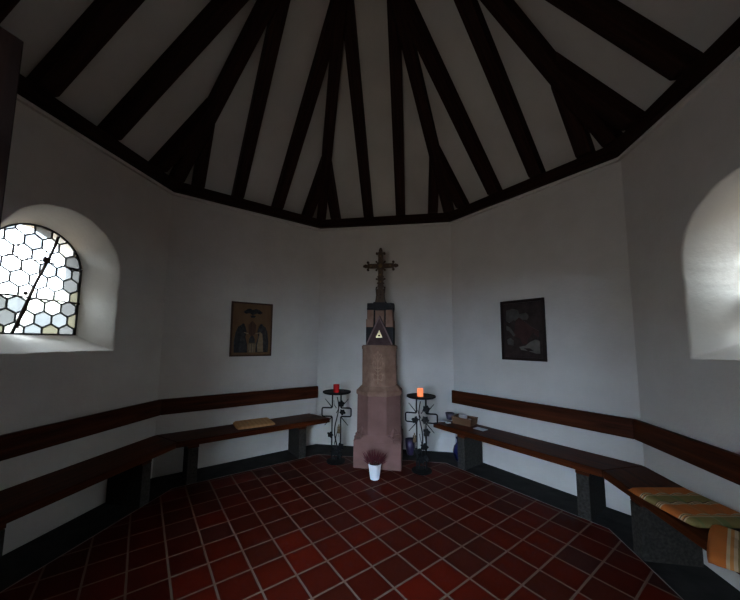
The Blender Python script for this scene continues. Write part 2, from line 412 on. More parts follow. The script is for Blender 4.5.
def hip(phi,label):
    c=math.cos(PI/8); r1=(S-PD+.02)/c; r0=HW/2/T8+.001
    f=lambda r:zc(r*c)
    bm=bmesh.new(); zb=ZT+PH
    rb=(S-(PH-(3.45-RD-ZT)))/c
    pr=[(r0,f(r0)-RD),(rb,zb),((S+.06)/c,zb),((S+.06)/c,f((S+.06)/c)-.027),(r0,f(r0)-.027)]
    ro=S/c
    A=[bm.verts.new((-HW/2,r-ro,z-ZT)) for r,z in pr]; B=[bm.verts.new((HW/2,r-ro,z-ZT)) for r,z in pr]
    bm.faces.new(A); bm.faces.new(B[::-1])
    for i in range(5): bm.faces.new((A[i],A[(i+1)%5],B[(i+1)%5],B[i]))
    a=R(phi); o=obj('hip_rafter',bm,M_beam,loc=(ro*math.cos(a),ro*math.sin(a),ZT),rz=a-PI/2,bevel=.006)
    return tag(o,label,'beam','hip rafters rising from the wall corners')
GRP='sloping rafters under the white ceiling'
side_txt={
 'back':['dark short jack rafter over back wall, at its left corner','dark wooden rafter over back wall, left of the cross','dark wooden rafter over back wall, right of the cross','dark short jack rafter over back wall, at its right corner'],
 'back_left':['dark short jack rafter above olive brown picture wall, at the corner nearer the hexagon-pane window','dark wooden rafter above olive brown picture wall, nearer the hexagon-pane window','dark wooden rafter above olive brown picture wall, nearer the cross','dark short jack rafter above olive brown picture wall, at the corner nearer the cross'],
 'back_right':['dark short jack rafter above dark framed picture wall, at the corner nearer the cross','dark wooden rafter above dark framed picture wall, nearer the cross','dark wooden rafter above dark framed picture wall, nearer the right window','dark short jack rafter above dark framed picture wall, at the corner nearer the right window'],
 'left':['dark jack rafter above the hexagon-pane window wall, at the corner nearer the door','dark wooden rafter above hexagon-pane window wall, the one nearer the door','dark wooden rafter above hexagon-pane window wall, the one farther from the door','dark short jack rafter above hexagon-pane window wall, at the corner nearer the olive brown picture'],
 'right':['dark short jack rafter above right window wall, at the corner nearer the dark framed picture','dark wooden rafter above right window wall, nearer the dark framed picture','dark wooden rafter above right window wall, nearer the camera','dark jack rafter above right window wall, at the corner nearer the camera'],
}
RT=dict(back=(-.735,-.22,.265,.735),back_left=(-.735,-.27,.27,.735),back_right=(-.735,-.25,.265,.735),left=(-.79,-.36,.16,.71),right=(-.71,-.18,.34,.79))
for k,ls in side_txt.items():
    for t,l in zip(RT[k],ls): rafter(k,t,l,group=GRP)
for phi,l in ((112.5,'dark hip rafter rising from the corner left of the cross'),(67.5,'dark hip rafter rising from the corner right of the cross'),
              (157.5,'dark hip rafter rising from the corner between hexagon-pane window and olive brown picture'),(22.5,'dark hip rafter rising from the corner between dark framed picture and right window'),
              (202.5,'dark hip rafter rising behind the open door'),(-22.5,'dark hip rafter at the near right corner by the camera')):
    hip(phi,l)

# ------------------------------------------------------------------ windows
def clip(poly,region):
    out=poly
    n=len(region)
    for i in range(n):
        a=region[i]; b=region[(i+1)%n]; inp=out; out=[]
        if not inp: return []
        ins=lambda p:(b[0]-a[0])*(p[1]-a[1])-(b[1]-a[1])*(p[0]-a[0])>=-1e-9
        for j in range(len(inp)):
            p=inp[j]; q=inp[(j+1)%len(inp)]
            if ins(p): out.append(p)
            if ins(p)!=ins(q):
                d1=(b[0]-a[0])*(p[1]-a[1])-(b[1]-a[1])*(p[0]-a[0]); d2=(b[0]-a[0])*(q[1]-a[1])-(b[1]-a[1])*(q[0]-a[0])
                t=d1/(d1-d2); out.append((p[0]+(q[0]-p[0])*t,p[1]+(q[1]-p[1])*t))
    return out
def window(key,info,name,seed):
    cx,gi,gz0,zs,gd=info; rnd=random.Random(seed)
    reg=[(-gi,gz0),(gi,gz0)]+[(gi*math.cos(a),zs+gi*math.sin(a)) for a in [PI*i/28 for i in range(29)]]
    w=.124; r=w/math.sqrt(3)
    polys=[]
    for row in range(-1,12):
        for col in range(-4,5):
            x=col*w+(w/2 if row%2 else 0)+.02; z=gz0+.02+row*1.5*r
            P=[(x+r*math.sin(k*PI/3),z-r*math.cos(k*PI/3)) for k in range(6)]
            Q=clip(P,reg)
            if len(Q)>2: polys.append((Q,x,z))
    bm=bmesh.new(); bl=bmesh.new(); done=set()
    for Q,x,z in polys:
        # ccw so normals agree
        vs=[bm.verts.new((a,0,b)) for a,b in Q]
        vs2=[bm.verts.new((a,.004,b)) for a,b in Q]
        u=rnd.random()
        edge=(z<gz0+.30) or x>gi-.1
        mi = ((2 if u<.5 else 3) if x>gi-.1 else (1 if u<.5 else 2 if u<.58 else 3 if u<.72 else 0)) if edge else (0 if u<.85 else 1)
        bm.faces.new(vs).material_index=mi
        for i in range(len(Q)):
            a=Q[i]; b=Q[(i+1)%len(Q)]
            key_=tuple(sorted([(round(a[0],3),round(a[1],3)),(round(b[0],3),round(b[1],3))]))
            if key_ in done or math.hypot(a[0]-b[0],a[1]-b[1])<.004: continue
            done.add(key_); tube(bl,[(a[0],0,a[1]),(b[0],0,b[1])],.0078,6)
    for v in [v for v in bm.verts if not v.link_faces]: bm.verts.remove(v)
    o=obj(name,bm,GL,loc=W(key,cx,S+gd,0),rz=RZ(key)); tag(o,kind='structure')
    tube(bl,[(x,0,z) for x,z in reg]+[(reg[0][0],0,reg[0][1])],.011,6)
    obj('lead_came',bl,M_lead,o)
    bb=bmesh.new()
    for z in (gz0+.30,gz0+.62): 
        hw=gi if z<zs else math.sqrt(gi*gi-(z-zs)**2); tube(bb,[(-hw-.02,-.012,z),(hw+.02,-.012,z)],.005,6)
    obj('saddle_bar',bb,M_rust,o)
    bb=bmesh.new()
    # forged grille bars outside the panes: a leaning upright with a knot and ragged ends
    rr=random.Random(seed+5)
    def twig(a,b,r0,r1):
        pts=[]
        for i in range(9):
            t=i/8; p=Vector(a).lerp(Vector(b),t); p+=Vector((rr.uniform(-.006,.006),0,rr.uniform(-.006,.006))); pts.append(p)
        tube(bb,pts,r0,6,taper=r1/r0)
    Y_=-.022
    twig((-.125,Y_,gz0+.005),(.120,Y_,gz0+.865),.012,.012)
    twig((-.10,Y_,gz0+.04),(.055,Y_,gz0+.66),.007,.008)
    twig((-.29,Y_,gz0+.66),(.335,Y_,gz0+.60),.0055,.0055)
    twig((-.18,Y_,gz0+.71),(.30,Y_,gz0+.60),.006,.005)
    twig((-.32,Y_,gz0+.305),(.345,Y_,gz0+.295),.005,.005)
    K=Vector((.039,Y_,gz0+.645))
    for a in range(0,360,45):
        q=K+Vector((math.cos(R(a)),0,math.sin(R(a))))*(.045 if a%90 else .075); tube(bb,[K,q],.008,6,taper=.25)
    ball(bb,K,.020)
    ball(bb,(-.07,Y_,gz0+.33),.015)
    obj('iron_grille',bb,M_rust,o)
# left facet: t increases to the right seen from inside = +y world for left
info=wall_window('left',-.035,'wall_left'); window('left',info,'window_1',11)
info=wall_window('right',.015,'wall_right'); window('right',info,'window_2',23)

# ------------------------------------------------------------------ benches
SD=.42; ST=.062; SZ=.460
def bench(k,ta,tb,ea,eb,legs,label):
    # ta/tb at the wall; ea/eb front-edge ends
    root=empty('wall_bench',W(k,0,S-.2,0),RZ(k)); tag(root,label,'bench')
    root['group']='wooden wall benches'
    yo=-(S-.2)
    f=S-SD; bk=S-.006
    bm=bmesh.new()
    hexa(bm,[(ea,f+yo,SZ-ST),(eb,f+yo,SZ-ST),(tb,bk+yo,SZ-ST),(ta,bk+yo,SZ-ST),(ea,f+yo,SZ),(eb,f+yo,SZ),(tb,bk+yo,SZ),(ta,bk+yo,SZ)])
    obj('seat',bm,M_bench,root,bevel=.006)
    for t in legs:
        bm=bmesh.new(); box(bm,t-.05,t+.05,S-.395+yo,S-.03+yo,.002,SZ-ST-.036)
        l=obj('leg',bm,M_leg,root,bevel=.006)
        bm=bmesh.new(); box(bm,t-.055,t+.055,S-.39+yo,S-.03+yo,SZ-ST-.036,SZ-ST)
        obj('cleat',bm,M_bench,root,bevel=.003)
    return root
fe=(S-SD)*T8; we=(S-.006)*T8; g=.003
bench('back_right',-we+.12,we-g,-fe-.19,fe-g,(-.60,.66),'polished brown plank bench under the dark framed picture, holding the wicker basket')
bench('right',-we+g,we-g,-fe+g,fe-g,(-.50,.55),'polished brown plank bench under right window, holding the plaid cushions')
bench('back_left',-we+g,we-.12,-fe+g,fe+.165,(-.66,.60),'polished brown plank bench under the olive brown picture, with straw coloured cushion')
bench('left',-we+g,we-g,-fe+g,fe-g,(-.55,.50),'bare polished brown plank bench under the hexagon-pane window')
def backrest(k,a,b,label):
    bm=bmesh.new(); z0,z1=0,.170; f0=S-.082; f1=S-.045
    ta0,ta1=(a if a is not None else -f0*T8+.003),(a if a is not None else -f1*T8+.003)
    tb0,tb1=(b if b is not None else f0*T8-.003),(b if b is not None else f1*T8-.003)
    hexa(bm,[(ta0,f0-S,z0),(tb0,f0-S,z0),(tb1,f1-S,z0),(ta1,f1-S,z0),(ta0,f0-S,z1),(tb0,f0-S,z1),(tb1,f1-S,z1),(ta1,f1-S,z1)])
    o=obj('backrest_board',bm,M_back,loc=W(k,0,S,.682),rz=RZ(k),bevel=.004)
    tag(o,label,'backrest','backrest boards on the walls')
    for t in (-.6,0,.6):
        bm=bmesh.new(); box(bm,t-.025,t+.025,-.045,-.001,.03,.14); obj('wall_bracket',bm,M_iron,o)
backrest('back_right',-.972,None,'reddish brown backrest board on wall below the dark framed picture')
backrest('right',None,None,'reddish brown backrest board on wall below right window')
backrest('back_left',None,.972,'reddish brown backrest board on wall below the olive brown picture')
backrest('left',None,None,'reddish brown backrest board on wall below hexagon-pane window')

# ------------------------------------------------------------------ stone pillar
PX,PY=0.0,1.94
pil=empty('stone_pillar',(PX,PY,0)); tag(pil,'tall octagonal pink and tan sandstone pillar with a small gable, against the back wall','pillar')
O=lambda ap:octa(ap)
bm=bmesh.new(); q=.287
prism(bm,[(-q,-q),(q,-q),(q,q),(-q,q)],0,.315)
obj('base',bm,M_pink,pil,bevel=.006)
bm=bmesh.new()
k8=q*T8
sq=[(q,-q+.0),(q,q),(q,q),(-q,q),(-q,q),(-q,-q),(-q,-q),(q,-q)]
oc=[(q-.012,-k8),(q-.012,k8),(k8,q-.012),(-k8,q-.012),(-q+.012,k8),(-q+.012,-k8),(-k8,-q+.012),(k8,-q+.012)]
a=[bm.verts.new((x,y,.315)) for x,y in [(q,-q),(q,q),(-q,q),(-q,-q)]]
b=[bm.verts.new((x,y,.385)) for x,y in oc]
bm.faces.new(a[::-1]); bm.faces.new(b)
bm.faces.new((a[0],a[1],b[1],b[0])); bm.faces.new((a[1],a[2],b[3],b[2])); bm.faces.new((a[2],a[3],b[5],b[4])); bm.faces.new((a[3],a[0],b[7],b[6]))
bm.faces.new((a[1],b[2],b[1])); bm.faces.new((a[2],b[4],b[3])); bm.faces.new((a[3],b[6],b[5])); bm.faces.new((a[0],b[0],b[7]))
obj('broached_stop',bm,M_pink,pil)
for sx,sy in ((1,-1),(-1,-1),(1,1),(-1,1)):
    bm=bmesh.new()
    Mx=Matrix.Translation((sx*.196,sy*.196,0))@Matrix.Rotation(math.atan2(sy,sx)-PI/2,4,'Z')
    box(bm,-.066,.066,-.05,.072,.315,.352,Mx); box(bm,-.060,.060,-.05,.060,.352,.385,Mx)
    vs=box(bm,-.050,.050,-.05,.045,.385,.405,Mx)
    c0=Mx@Vector((0,0,.47)); vv=[bm.verts.new(Mx@Vector(p)) for p in ((-.045,-.05,.405),(.045,-.05,.405),(.045,.04,.405),(-.045,.04,.405))]+[bm.verts.new(c0)]
    for i in range(4): bm.faces.new((vv[i],vv[(i+1)%4],vv[4]))
    obj('corner_stop',bm,M_pink,pil,bevel=.003)
def ring_prism(name,prof,mat,bev=.003):
    bm=bmesh.new(); lathe(bm,[(ap/math.cos(PI/8),z) for ap,z in prof],8,rot=PI/8); return obj(name,bm,mat,pil,bevel=bev)
ring_prism('shaft',[(.275,.385),(.272,.842)],M_pink)
ring_prism('moulding',[(.280,.842),(.286,.850),(.286,.895),(.262,.915),(.240,.940),(.226,.952)],M_tan,.002)
ring_prism('upper_shaft',[(.217,.952),(.215,1.415)],M_tan)
ring_prism('cap',[(.222,1.415),(.224,1.420),(.224,1.452),(.205,1.467)],M_tan,.002)
# carved vine and cross relief on the front face of the upper shaft
bm=bmesh.new(); yf=-.218
def vine(pts,r=.0045): tube(bm,[(x,yf,z) for x,z in pts],r,6)
vine([(-.0,.99),(0,1.10),(0,1.22),(0,1.36)],.006)
for s_ in (-1,1):
    vine([(0,1.05),(s_*.04,1.03),(s_*.062,1.07),(s_*.045,1.12),(s_*.02,1.10)])
    vine([(0,1.13),(s_*.035,1.16),(s_*.062,1.21),(s_*.055,1.27),(s_*.03,1.25),(s_*.03,1.22)])
    vine([(0,1.24),(s_*.02,1.29),(s_*.045,1.33),(s_*.065,1.36)])
    vine([(0,1.18),(s_*.06,1.175)])
    for x,z in ((.05,1.035),(.066,1.10),(.066,1.24),(.045,1.345),(.022,1.35),(.03,1.19),(.055,1.30)): ball(bm,(s_*x,yf,z),.010,sc=(1,.5,1.4))
ball(bm,(0,yf,1.375),.013,sc=(1,.5,1.5)); ball(bm,(0,yf,1.09),.015,sc=(1,.5,1)); ball(bm,(0,yf,1.03),.013,sc=(1,.5,1.3))
obj('carving',bm,M_carve,pil,smooth=True)
bm=bmesh.new()
for y in (0,): box(bm,.216,.221,-.06,.06,1.15,1.19)
obj('side_carving',bm,M_tan,pil)
# tabernacle head
bm=bmesh.new(); box(bm,-.125,.125,-.125,.125,1.467,1.925); obj('head_core',bm,M_tan,pil,bevel=.003)
for sx in (-1,1):
    for sy in (-1,1):
        bm=bmesh.new(); x0,x1=sorted((sx*.085,sx*.188)); y0,y1=sorted((sy*.085,sy*.188))
        box(bm,x0,x1,y0,y1,1.467,1.695); pb=obj('lower_buttress',bm,M_dark,pil,bevel=.004)
        bm=bmesh.new(); box(bm,x0,x1,y0,y1,1.695,1.795)
        x2,x3=sorted((sx*.085,sx*.176)); y2,y3=sorted((sy*.085,sy*.176)); box(bm,x2,x3,y2,y3,1.795,1.915)
        obj('upper_buttress',bm,M_tan,pil,bevel=.004)
for a in (0,180):
    Mx=Matrix.Rotation(R(a),4,'Z'); bm=bmesh.new()
    extr_xz(bm,[(-.188,1.467),(.188,1.467),(0,1.845)],-.205,-.12); bm.transform(Mx); gb=obj('gable',bm,M_maroon,pil,bevel=.002)
    bm=bmesh.new()
    for s_ in (-1,1): extr_xz(bm,[(s_*.188,1.467),(s_*.168,1.467),(0,1.805),(0,1.845)],-.213,-.205)
    bm.transform(Mx); obj('gable_edge',bm,M_edge,gb)
    for s_ in (-1,1):
        bm=bmesh.new(); tube(bm,[(s_*.078,-.155,1.50),(s_*.078,-.155,1.915)],.013,10); bm.transform(Mx); obj('colonnette',bm,M_dark,pil)
bm=bmesh.new(); extr_xz(bm,[(-.045,1.560),(.045,1.560),(0,1.655)],-.212,-.204); em=obj('triangle_emblem',bm,M_gold,pil)
bm=bmesh.new(); ball(bm,(0,-.213,1.588),.014,sc=(1.3,.3,.8)); tube(bm,[(-.02,-.213,1.572),(.02,-.213,1.572)],.002,5); obj('eye_mark',bm,M_dark,em)
bm=bmesh.new(); box(bm,-.178,.178,-.178,.178,1.915,1.945); box(bm,-.170,.170,-.170,.170,1.945,2.005); box(bm,-.09,.09,-.19,.19,1.93,2.012); box(bm,-.19,.19,-.09,.09,1.93,2.012)
obj('top_slab',bm,M_dark,pil,bevel=.004)

HM=Matrix.Translation((.014,0,0))@Matrix.Diagonal((.92,.96,1,1))
for o in list(pil.children_recursive):
    if o.name.split('.')[0] in ('head_core','lower_buttress','upper_buttress','gable','gable_edge','colonnette','triangle_emblem','eye_mark','top_slab'): o.data.transform(HM)
# ------------------------------------------------------------------ ornate cross on the pillar
cr=empty('ornate_cross',(PX+.008,PY,2.012)); tag(cr,'ornate bronze cross with budded ends standing on top of the stone pillar','cross')
bm=bmesh.new()
box(bm,-.085,.085,-.06,.06,0,.022); box(bm,-.068,.068,-.048,.048,.022,.045)
extr_xz(bm,[(-.058,.045),(.058,.045),(.050,.20),(-.050,.20)],-.03,.03)
for s_ in (-1,1):
    tube(bm,[(s_*.058,-.03,.045),(s_*.05,-.034,.12),(s_*.058,-.03,.2),(s_*.048,-.03,.225)],.008,6); ball(bm,(s_*.054,0,.222),.014)
for z in (.075,.115,.155): ball(bm,(0,-.034,z),.013,sc=(1,.6,1))
obj('pedestal',bm,M_bronze,cr,bevel=.002)
bm=bmesh.new(); CZ=.520
def bar(x0,x1,z0,z1): box(bm,x0,x1,-.011,.011,z0,z1)
bar(-.033,.033,.20,.715); bar(-.175,.175,CZ-.031,CZ+.031)
# widened lobes
def lobe(cx,cz,r,n=8):
    prism_pts=[(cx+r*math.cos(2*PI*i/n+PI/8),cz+r*math.sin(2*PI*i/n+PI/8)) for i in range(n)]
    extr_xz(bm,prism_pts,-.014,.014)
lobe(0,CZ,.058,12)
for a in range(4):
    dx,dz=[(1,0),(0,1),(-1,0),(0,-1)][a]; L_=.205 if a!=1 else .215
    px,pz=-dz,dx
    for dist,wd in ((.172,.050),):
        if a==3: continue
        for s_ in (-1,1): lobe(dx*dist+px*wd*s_,CZ+dz*dist+pz*wd*s_,.018)
        c0=Vector((dx*dist,0,CZ+dz*dist)); tube(bm,[c0+Vector((px,0,pz))*wd,c0-Vector((px,0,pz))*wd],.009,6)
    if a!=3:
        ball(bm,(dx*(L_+.018),0,CZ+dz*(L_+.018)),.019); lobe(dx*(L_-.004),CZ+dz*(L_-.004),.026)
for a in (45,135,225,315):
    ca,sa=math.cos(R(a)),math.sin(R(a)); tube(bm,[(ca*.04,0,CZ+sa*.04),(ca*.075,0,CZ+sa*.075)],.010,6); ball(bm,(ca*.082,0,CZ+sa*.082),.014)
for z in (.24,.28,.33,.37):
    for s_ in (-1,1): lobe(s_*(.030 if z!=.28 else .036),z,.014)
for z in (.34,): tube(bm,[(-.055,0,z),(.055,0,z)],.009,6); ball(bm,(-.055,0,z),.013); ball(bm,(.055,0,z),.013)
obj('cross_bars',bm,M_bronze,cr)
bm=bmesh.new(); ball(bm,(0,-.016,CZ),.030,sc=(1,.5,1)); obj('boss',bm,M_brass,cr)
for x,z in ((.13,CZ),(-.13,CZ),(0,.655),(0,.40),(0,.30)):
    bm=bmesh.new(); ball(bm,(x,-.011,z),.014,sc=(1,.5,1)); obj('boss',bm,M_brass,cr)

# ------------------------------------------------------------------ candle stands
def leaf_bm(r,th=.002,lobes=5):
    bm=bmesh.new(); pts=[]
    n=lobes*2
    for i in range(n+1):
        a=-PI*.9+1.8*PI*i/n; rr=r*(1 if i%2==1 else .72); pts.append((rr*math.sin(a),rr*math.cos(a)))
    pts.append((0,-r*.45))
    # dedupe orientation
    a=[bm.verts.new((x,-th+(.004*abs(x)/r),z)) for x,z in pts]; b=[bm.verts.new((x,th+(.004*abs(x)/r),z)) for x,z in pts]
    cA=bm.verts.new((0,-th-.004,0)); cB=bm.verts.new((0,th-.002,0)); m=len(pts)
    for i in range(m):
        j=(i+1)%m; bm.faces.new((a[i],a[j],cA)); bm.faces.new((b[j],b[i],cB)); bm.faces.new((a[i],a[j],b[j],b[i]))
    return bm
def stand(x,y,rz,pr_,leaves,gold,label,mirror=1):
    root=empty('candle_stand',(x,y,0),rz); tag(root,label,'candle stand','wrought iron candle stands')
    bm=bmesh.new(); lathe(bm,[(.115,.0),(.118,.006),(.118,.016),(.06,.022),(.03,.028)],36); obj('base',bm,M_iron,root,bevel=0)
    bm=bmesh.new(); lathe(bm,[(.03,.843),(pr_*.9,.846),(pr_,.856),(pr_,.872),(pr_-.012,.872),(pr_-.02,.862),(.02,.862)],40); obj('drip_plate',bm,M_iron,root)
    w=.055; r=.0088
    for s_ in (-1,1):
        bm=bmesh.new()
        # one bent rod tracing half of a cross outline
        tube(bm,[(s_*w,0,.015),(s_*w,0,.50),(s_*w,0,.548),(s_*(w+.008),0,.556),(s_*.17,0,.556),(s_*.182,0,.562),(s_*.187,0,.574),(s_*.187,0,.645),(s_*.182,0,.657),(s_*.17,0,.662),(s_*(w+.008),0,.662),(s_*w,0,.670),(s_*w,0,.850)],r,8)
        obj('bent_rod',bm,M_iron,root,smooth=True)
        for z0,z1 in ((.670,.775),(.548,.445)):
            bm=bmesh.new(); tube(bm,[(s_*(w+.004),0,z0),(s_*(w+.095),0,z1)],.0065,7,taper=.6); obj('ray',bm,M_iron,root)
    bm=bmesh.new()
    pts=[(mirror*(.022*math.sin(z*11+.5)+.004),-.012+.012*math.cos(z*9),z) for z in [.02+.78*i/40 for i in range(41)]]
    tube(bm,pts,.0105,7,taper=.55)
    pts=[(-mirror*(.026*math.sin(z*10)),.006,z) for z in [.02+.40*i/24 for i in range(25)]]; tube(bm,pts,.006,6,taper=.6)
    tube(bm,[(0,-.01,.60),(mirror*.03,-.01,.66),(mirror*.04,-.01,.70)],.005,6,taper=.5)
    tube(bm,[(0,-.01,.66),(-mirror*.03,-.01,.70),(-mirror*.035,-.01,.76)],.005,6,taper=.5)
    vn=obj('vine',bm,M_iron,root,smooth=True)
    for i,(lx,lz,lr,la) in enumerate(leaves):
        lb=leaf_bm(lr*1.15); lb.transform(Matrix.Translation((lx,-.016,lz))@Matrix.Rotation(R(la),4,'Y')@Matrix.Rotation(R(20*(-1)**i),4,'Z')); obj('vine_leaf',lb,M_iron,vn)
        if i<2:
            pass
    gx,gz=gold
    bm=bmesh.new()
    for i in range(4):
        for s_ in (-1,1): ball(bm,(gx+s_*.010,-.016,gz-.036+i*.020),.011,sc=(.9,.7,1.4))
    ball(bm,(gx,-.016,gz+.050),.010,sc=(.8,.7,1.6)); tube(bm,[(gx,-.016,gz-.09),(gx,-.016,gz)],.003,5)
    tag(obj('ear_of_wheat',bm,M_brass,vn,smooth=True),'dull gold ear of wheat')
    return root
stand(-.538,1.80,R(6),.180,[(.062,.715,.042,10),(.078,.61,.040,-35),(-.075,.335,.042,160),(.055,.19,.045,120),(-.025,.13,.045,200),(.05,.10,.035,60)],(.035,.40),'black wrought iron candle stand with vine leaves, left of the pillar, carrying the red candle')
stand(.525,1.70,R(-8),.172,[(.062,.715,.045,20),(-.07,.585,.042,150),(.048,.59,.044,-30),(.06,.45,.044,80),(.035,.285,.048,150),(-.045,.23,.040,190),(-.01,.13,.045,140),(.055,.16,.035,30)],(-.08,.37),'black wrought iron candle stand with vine leaves, right of the pillar, carrying the glowing candle',-1)
bm=bmesh.new(); lathe(bm,[(.034,0),(.038,.004),(.040,.10),(.036,.10),(.034,.085),(.004,.083)],28)
c=obj('votive_candle',bm,M_redwax,loc=(-.538,1.77,.862),smooth=False,bevel=.001); tag(c,'unlit red candle on the black stand left of the pillar','candle')
bm=bmesh.new(); tube(bm,[(0,0,.083),(.001,0,.094)],.0012,5); obj('wick',bm,M_iron,c)
bm=bmesh.new(); lathe(bm,[(.032,0),(.035,.003),(.036,.092),(.031,.096),(.028,.086),(.003,.084)],28)
c=obj('glowing_candle',bm,M_glow,loc=(.515,1.68,.862),bevel=.001); tag(c,'small glowing orange candle on the black stand right of the pillar','candle')
bm=bmesh.new(); tube(bm,[(0,0,.084),(.001,0,.097)],.0012,5); obj('wick',bm,M_iron,c)

# ------------------------------------------------------------------ potted heather
pp=empty('potted_heather',(.005,1.41,0)); tag(pp,'dark red heather in white pot on floor before the pillar','plant')
bm=bmesh.new(); lathe(bm,[(.048,0),(.050,.003),(.070,.150),(.074,.152),(.074,.165),(.068,.165),(.064,.145),(.01,.145)],36); obj('pot',bm,M_potw,pp,smooth=False,bevel=.001)
bm=bmesh.new(); lathe(bm,[(.062,.140),(.064,.152),(.02,.156)],20); obj('soil',bm,M_soil,pp)
bm=bmesh.new(); bs=bmesh.new(); rr=random.Random(5)
for i in range(95):
    a=rr.uniform(0,2*PI); l=rr.random()**.55; h=rr.uniform(.08,.19)*(1-.33*l); sp_=l*.155
    p0=Vector((math.cos(a)*l*.03,math.sin(a)*l*.03,.15)); p1=Vector((math.cos(a)*sp_,math.sin(a)*sp_,.15+h)); pm=p0.lerp(p1,.4)+Vector((math.cos(a)*.010*l,math.sin(a)*.010*l,-.004))
    tube(bs,[p0,pm],.002,4)
    tube(bm,[pm,pm.lerp(p1,.3),pm.lerp(p1,.7),p1],.0052,5,taper=.15)
    for j in range(4):
        q=pm.lerp(p1,j/5)+Vector((rr.uniform(-.005,.005),rr.uniform(-.005,.005),rr.uniform(-.005,.005))); tube(bm,[q,q+Vector((rr.uniform(-.007,.007),rr.uniform(-.007,.007),.014))],.003,4,taper=.3)
tag(obj('blossom',bm,M_heather,pp),kind='stuff'); obj('stems',bs,M_heatherg,pp)

# ------------------------------------------------------------------ vases
bm=bmesh.new(); lathe(bm,[(.038,0),(.042,.004),(.062,.10),(.068,.20),(.062,.20),(.055,.11),(.03,.02),(.004,.02)],32)
tag(obj('tapered_vase',bm,M_purple,loc=(.385,2.22,.002),smooth=True),'dull purple tapered vase on floor behind the right side of the pillar','vase')
bm=bmesh.new(); lathe(bm,[(.040,0),(.046,.004),(.072,.07),(.078,.12),(.064,.175),(.034,.215),(.028,.235),(.030,.26),(.042,.285),(.038,.285),(.024,.255),(.02,.23),(.004,.22)],36)
v=obj('necked_vase',bm,M_blue,loc=(1.01,2.12,.002),smooth=True); tag(v,'cobalt blue vase with narrow neck on floor under the bench end','vase')

# ------------------------------------------------------------------ pictures
def picture(k,label,name,build):
    root=empty(name,W(k,0.0,S,1.305),RZ(k)); tag(root,label,'picture'); build(root)
def picL(root):
    w,h=.268,.712
    bm=bmesh.new(); box(bm,-w,w,-.022,-.002,0,h); obj('panel',bm,M_pboard,root,bevel=.003)
    bm=bmesh.new()
    for x0,x1,z0,z1 in ((-w,-w+.022,0,h),(w-.022,w,0,h),(-w+.022,w-.022,0,.022),(-w+.022,w-.022,h-.022,h)): box(bm,x0,x1,-.030,-.022,z0,z1)
    obj('border',bm,M_pframe,root)
    def U(pts): return [((x-.5)*2*w,(1-y)*h) for x,y in pts]
    def shape(name,pts,mat,d=.004,off=0): 
        bm=bmesh.new(); extr_xz(bm,U(pts),-.022-off-d,-.022-off); return obj(name,bm,mat,root)
    # hovering winged figure
    bm=bmesh.new()
    extr_xz(bm,U([(.50,.235),(.42,.20),(.34,.215),(.28,.185),(.36,.13),(.44,.115),(.50,.14),(.57,.115),(.66,.13),(.75,.185),(.68,.215),(.60,.20)]),-.027,-.022)
    extr_xz(bm,U([(.44,.25),(.50,.235),(.58,.25),(.54,.285),(.47,.285)]),-.026,-.022)
    obj('winged_figure',bm,M_pdark,root)
    shape('glow_patch',[(.50,.34),(.60,.42),(.58,.58),(.50,.64),(.42,.58),(.41,.42)],M_pframe,.001)
    # kneeling robed figures
    for s_,nm in ((1,'left_kneeler'),(-1,'right_kneeler')):
        f=lambda P:[((.5+((x-.5) if s_==1 else (.5-x))*1.10),.93-(.93-y)*1.05) for x,y in P]
        shape('robe',f([(.13,.93),(.12,.75),(.15,.58),(.20,.48),(.28,.44),(.35,.47),(.38,.56),(.36,.66),(.40,.78),(.41,.93)]),M_pdark if s_==1 else M_pblue,.004)
        shape('tunic',f([(.24,.92),(.25,.72),(.27,.60),(.33,.56),(.35,.68),(.38,.80),(.37,.92)]),M_pblue if s_==1 else M_ptan,.002,.004)
        bm=bmesh.new(); hx_=U(f([(.30,.455)]))[0]; ball(bm,(hx_[0],-.028,hx_[1]),.022,sc=(1,.4,1.15)); obj('head',bm,M_pdark,root,smooth=True)
        bm=bmesh.new(); tube(bm,[(U(f([(.33,.58)]))[0][0],-.030,U(f([(.33,.58)]))[0][1]),(U(f([(.42,.60)]))[0][0],-.030,U(f([(.42,.60)]))[0][1])],.006,6); obj('arm',bm,M_ptan,root)
    shape('crib',[(.41,.76),(.60,.76),(.585,.93),(.425,.93)],M_ptan,.004)
    bm=bmesh.new()
    for a,b in (((.41,.77),(.60,.77)),((.44,.77),(.44,.93)),((.50,.77),(.50,.93)),((.56,.77),(.56,.93))):
        A,B=U([a,b]); tube(bm,[(A[0],-.027,A[1]),(B[0],-.027,B[1])],.003,5)
    obj('crib_slats',bm,M_pdark,root)
    shape('swaddled_child',[(.43,.755),(.44,.68),(.48,.62),(.53,.62),(.57,.68),(.58,.755)],M_pblue,.004)
    bm=bmesh.new(); A,B=U([(.84,.93),(.87,.52)]); tube(bm,[(A[0],-.026,A[1]),(B[0],-.026,B[1])],.004,5); obj('staff',bm,M_pdark,root)
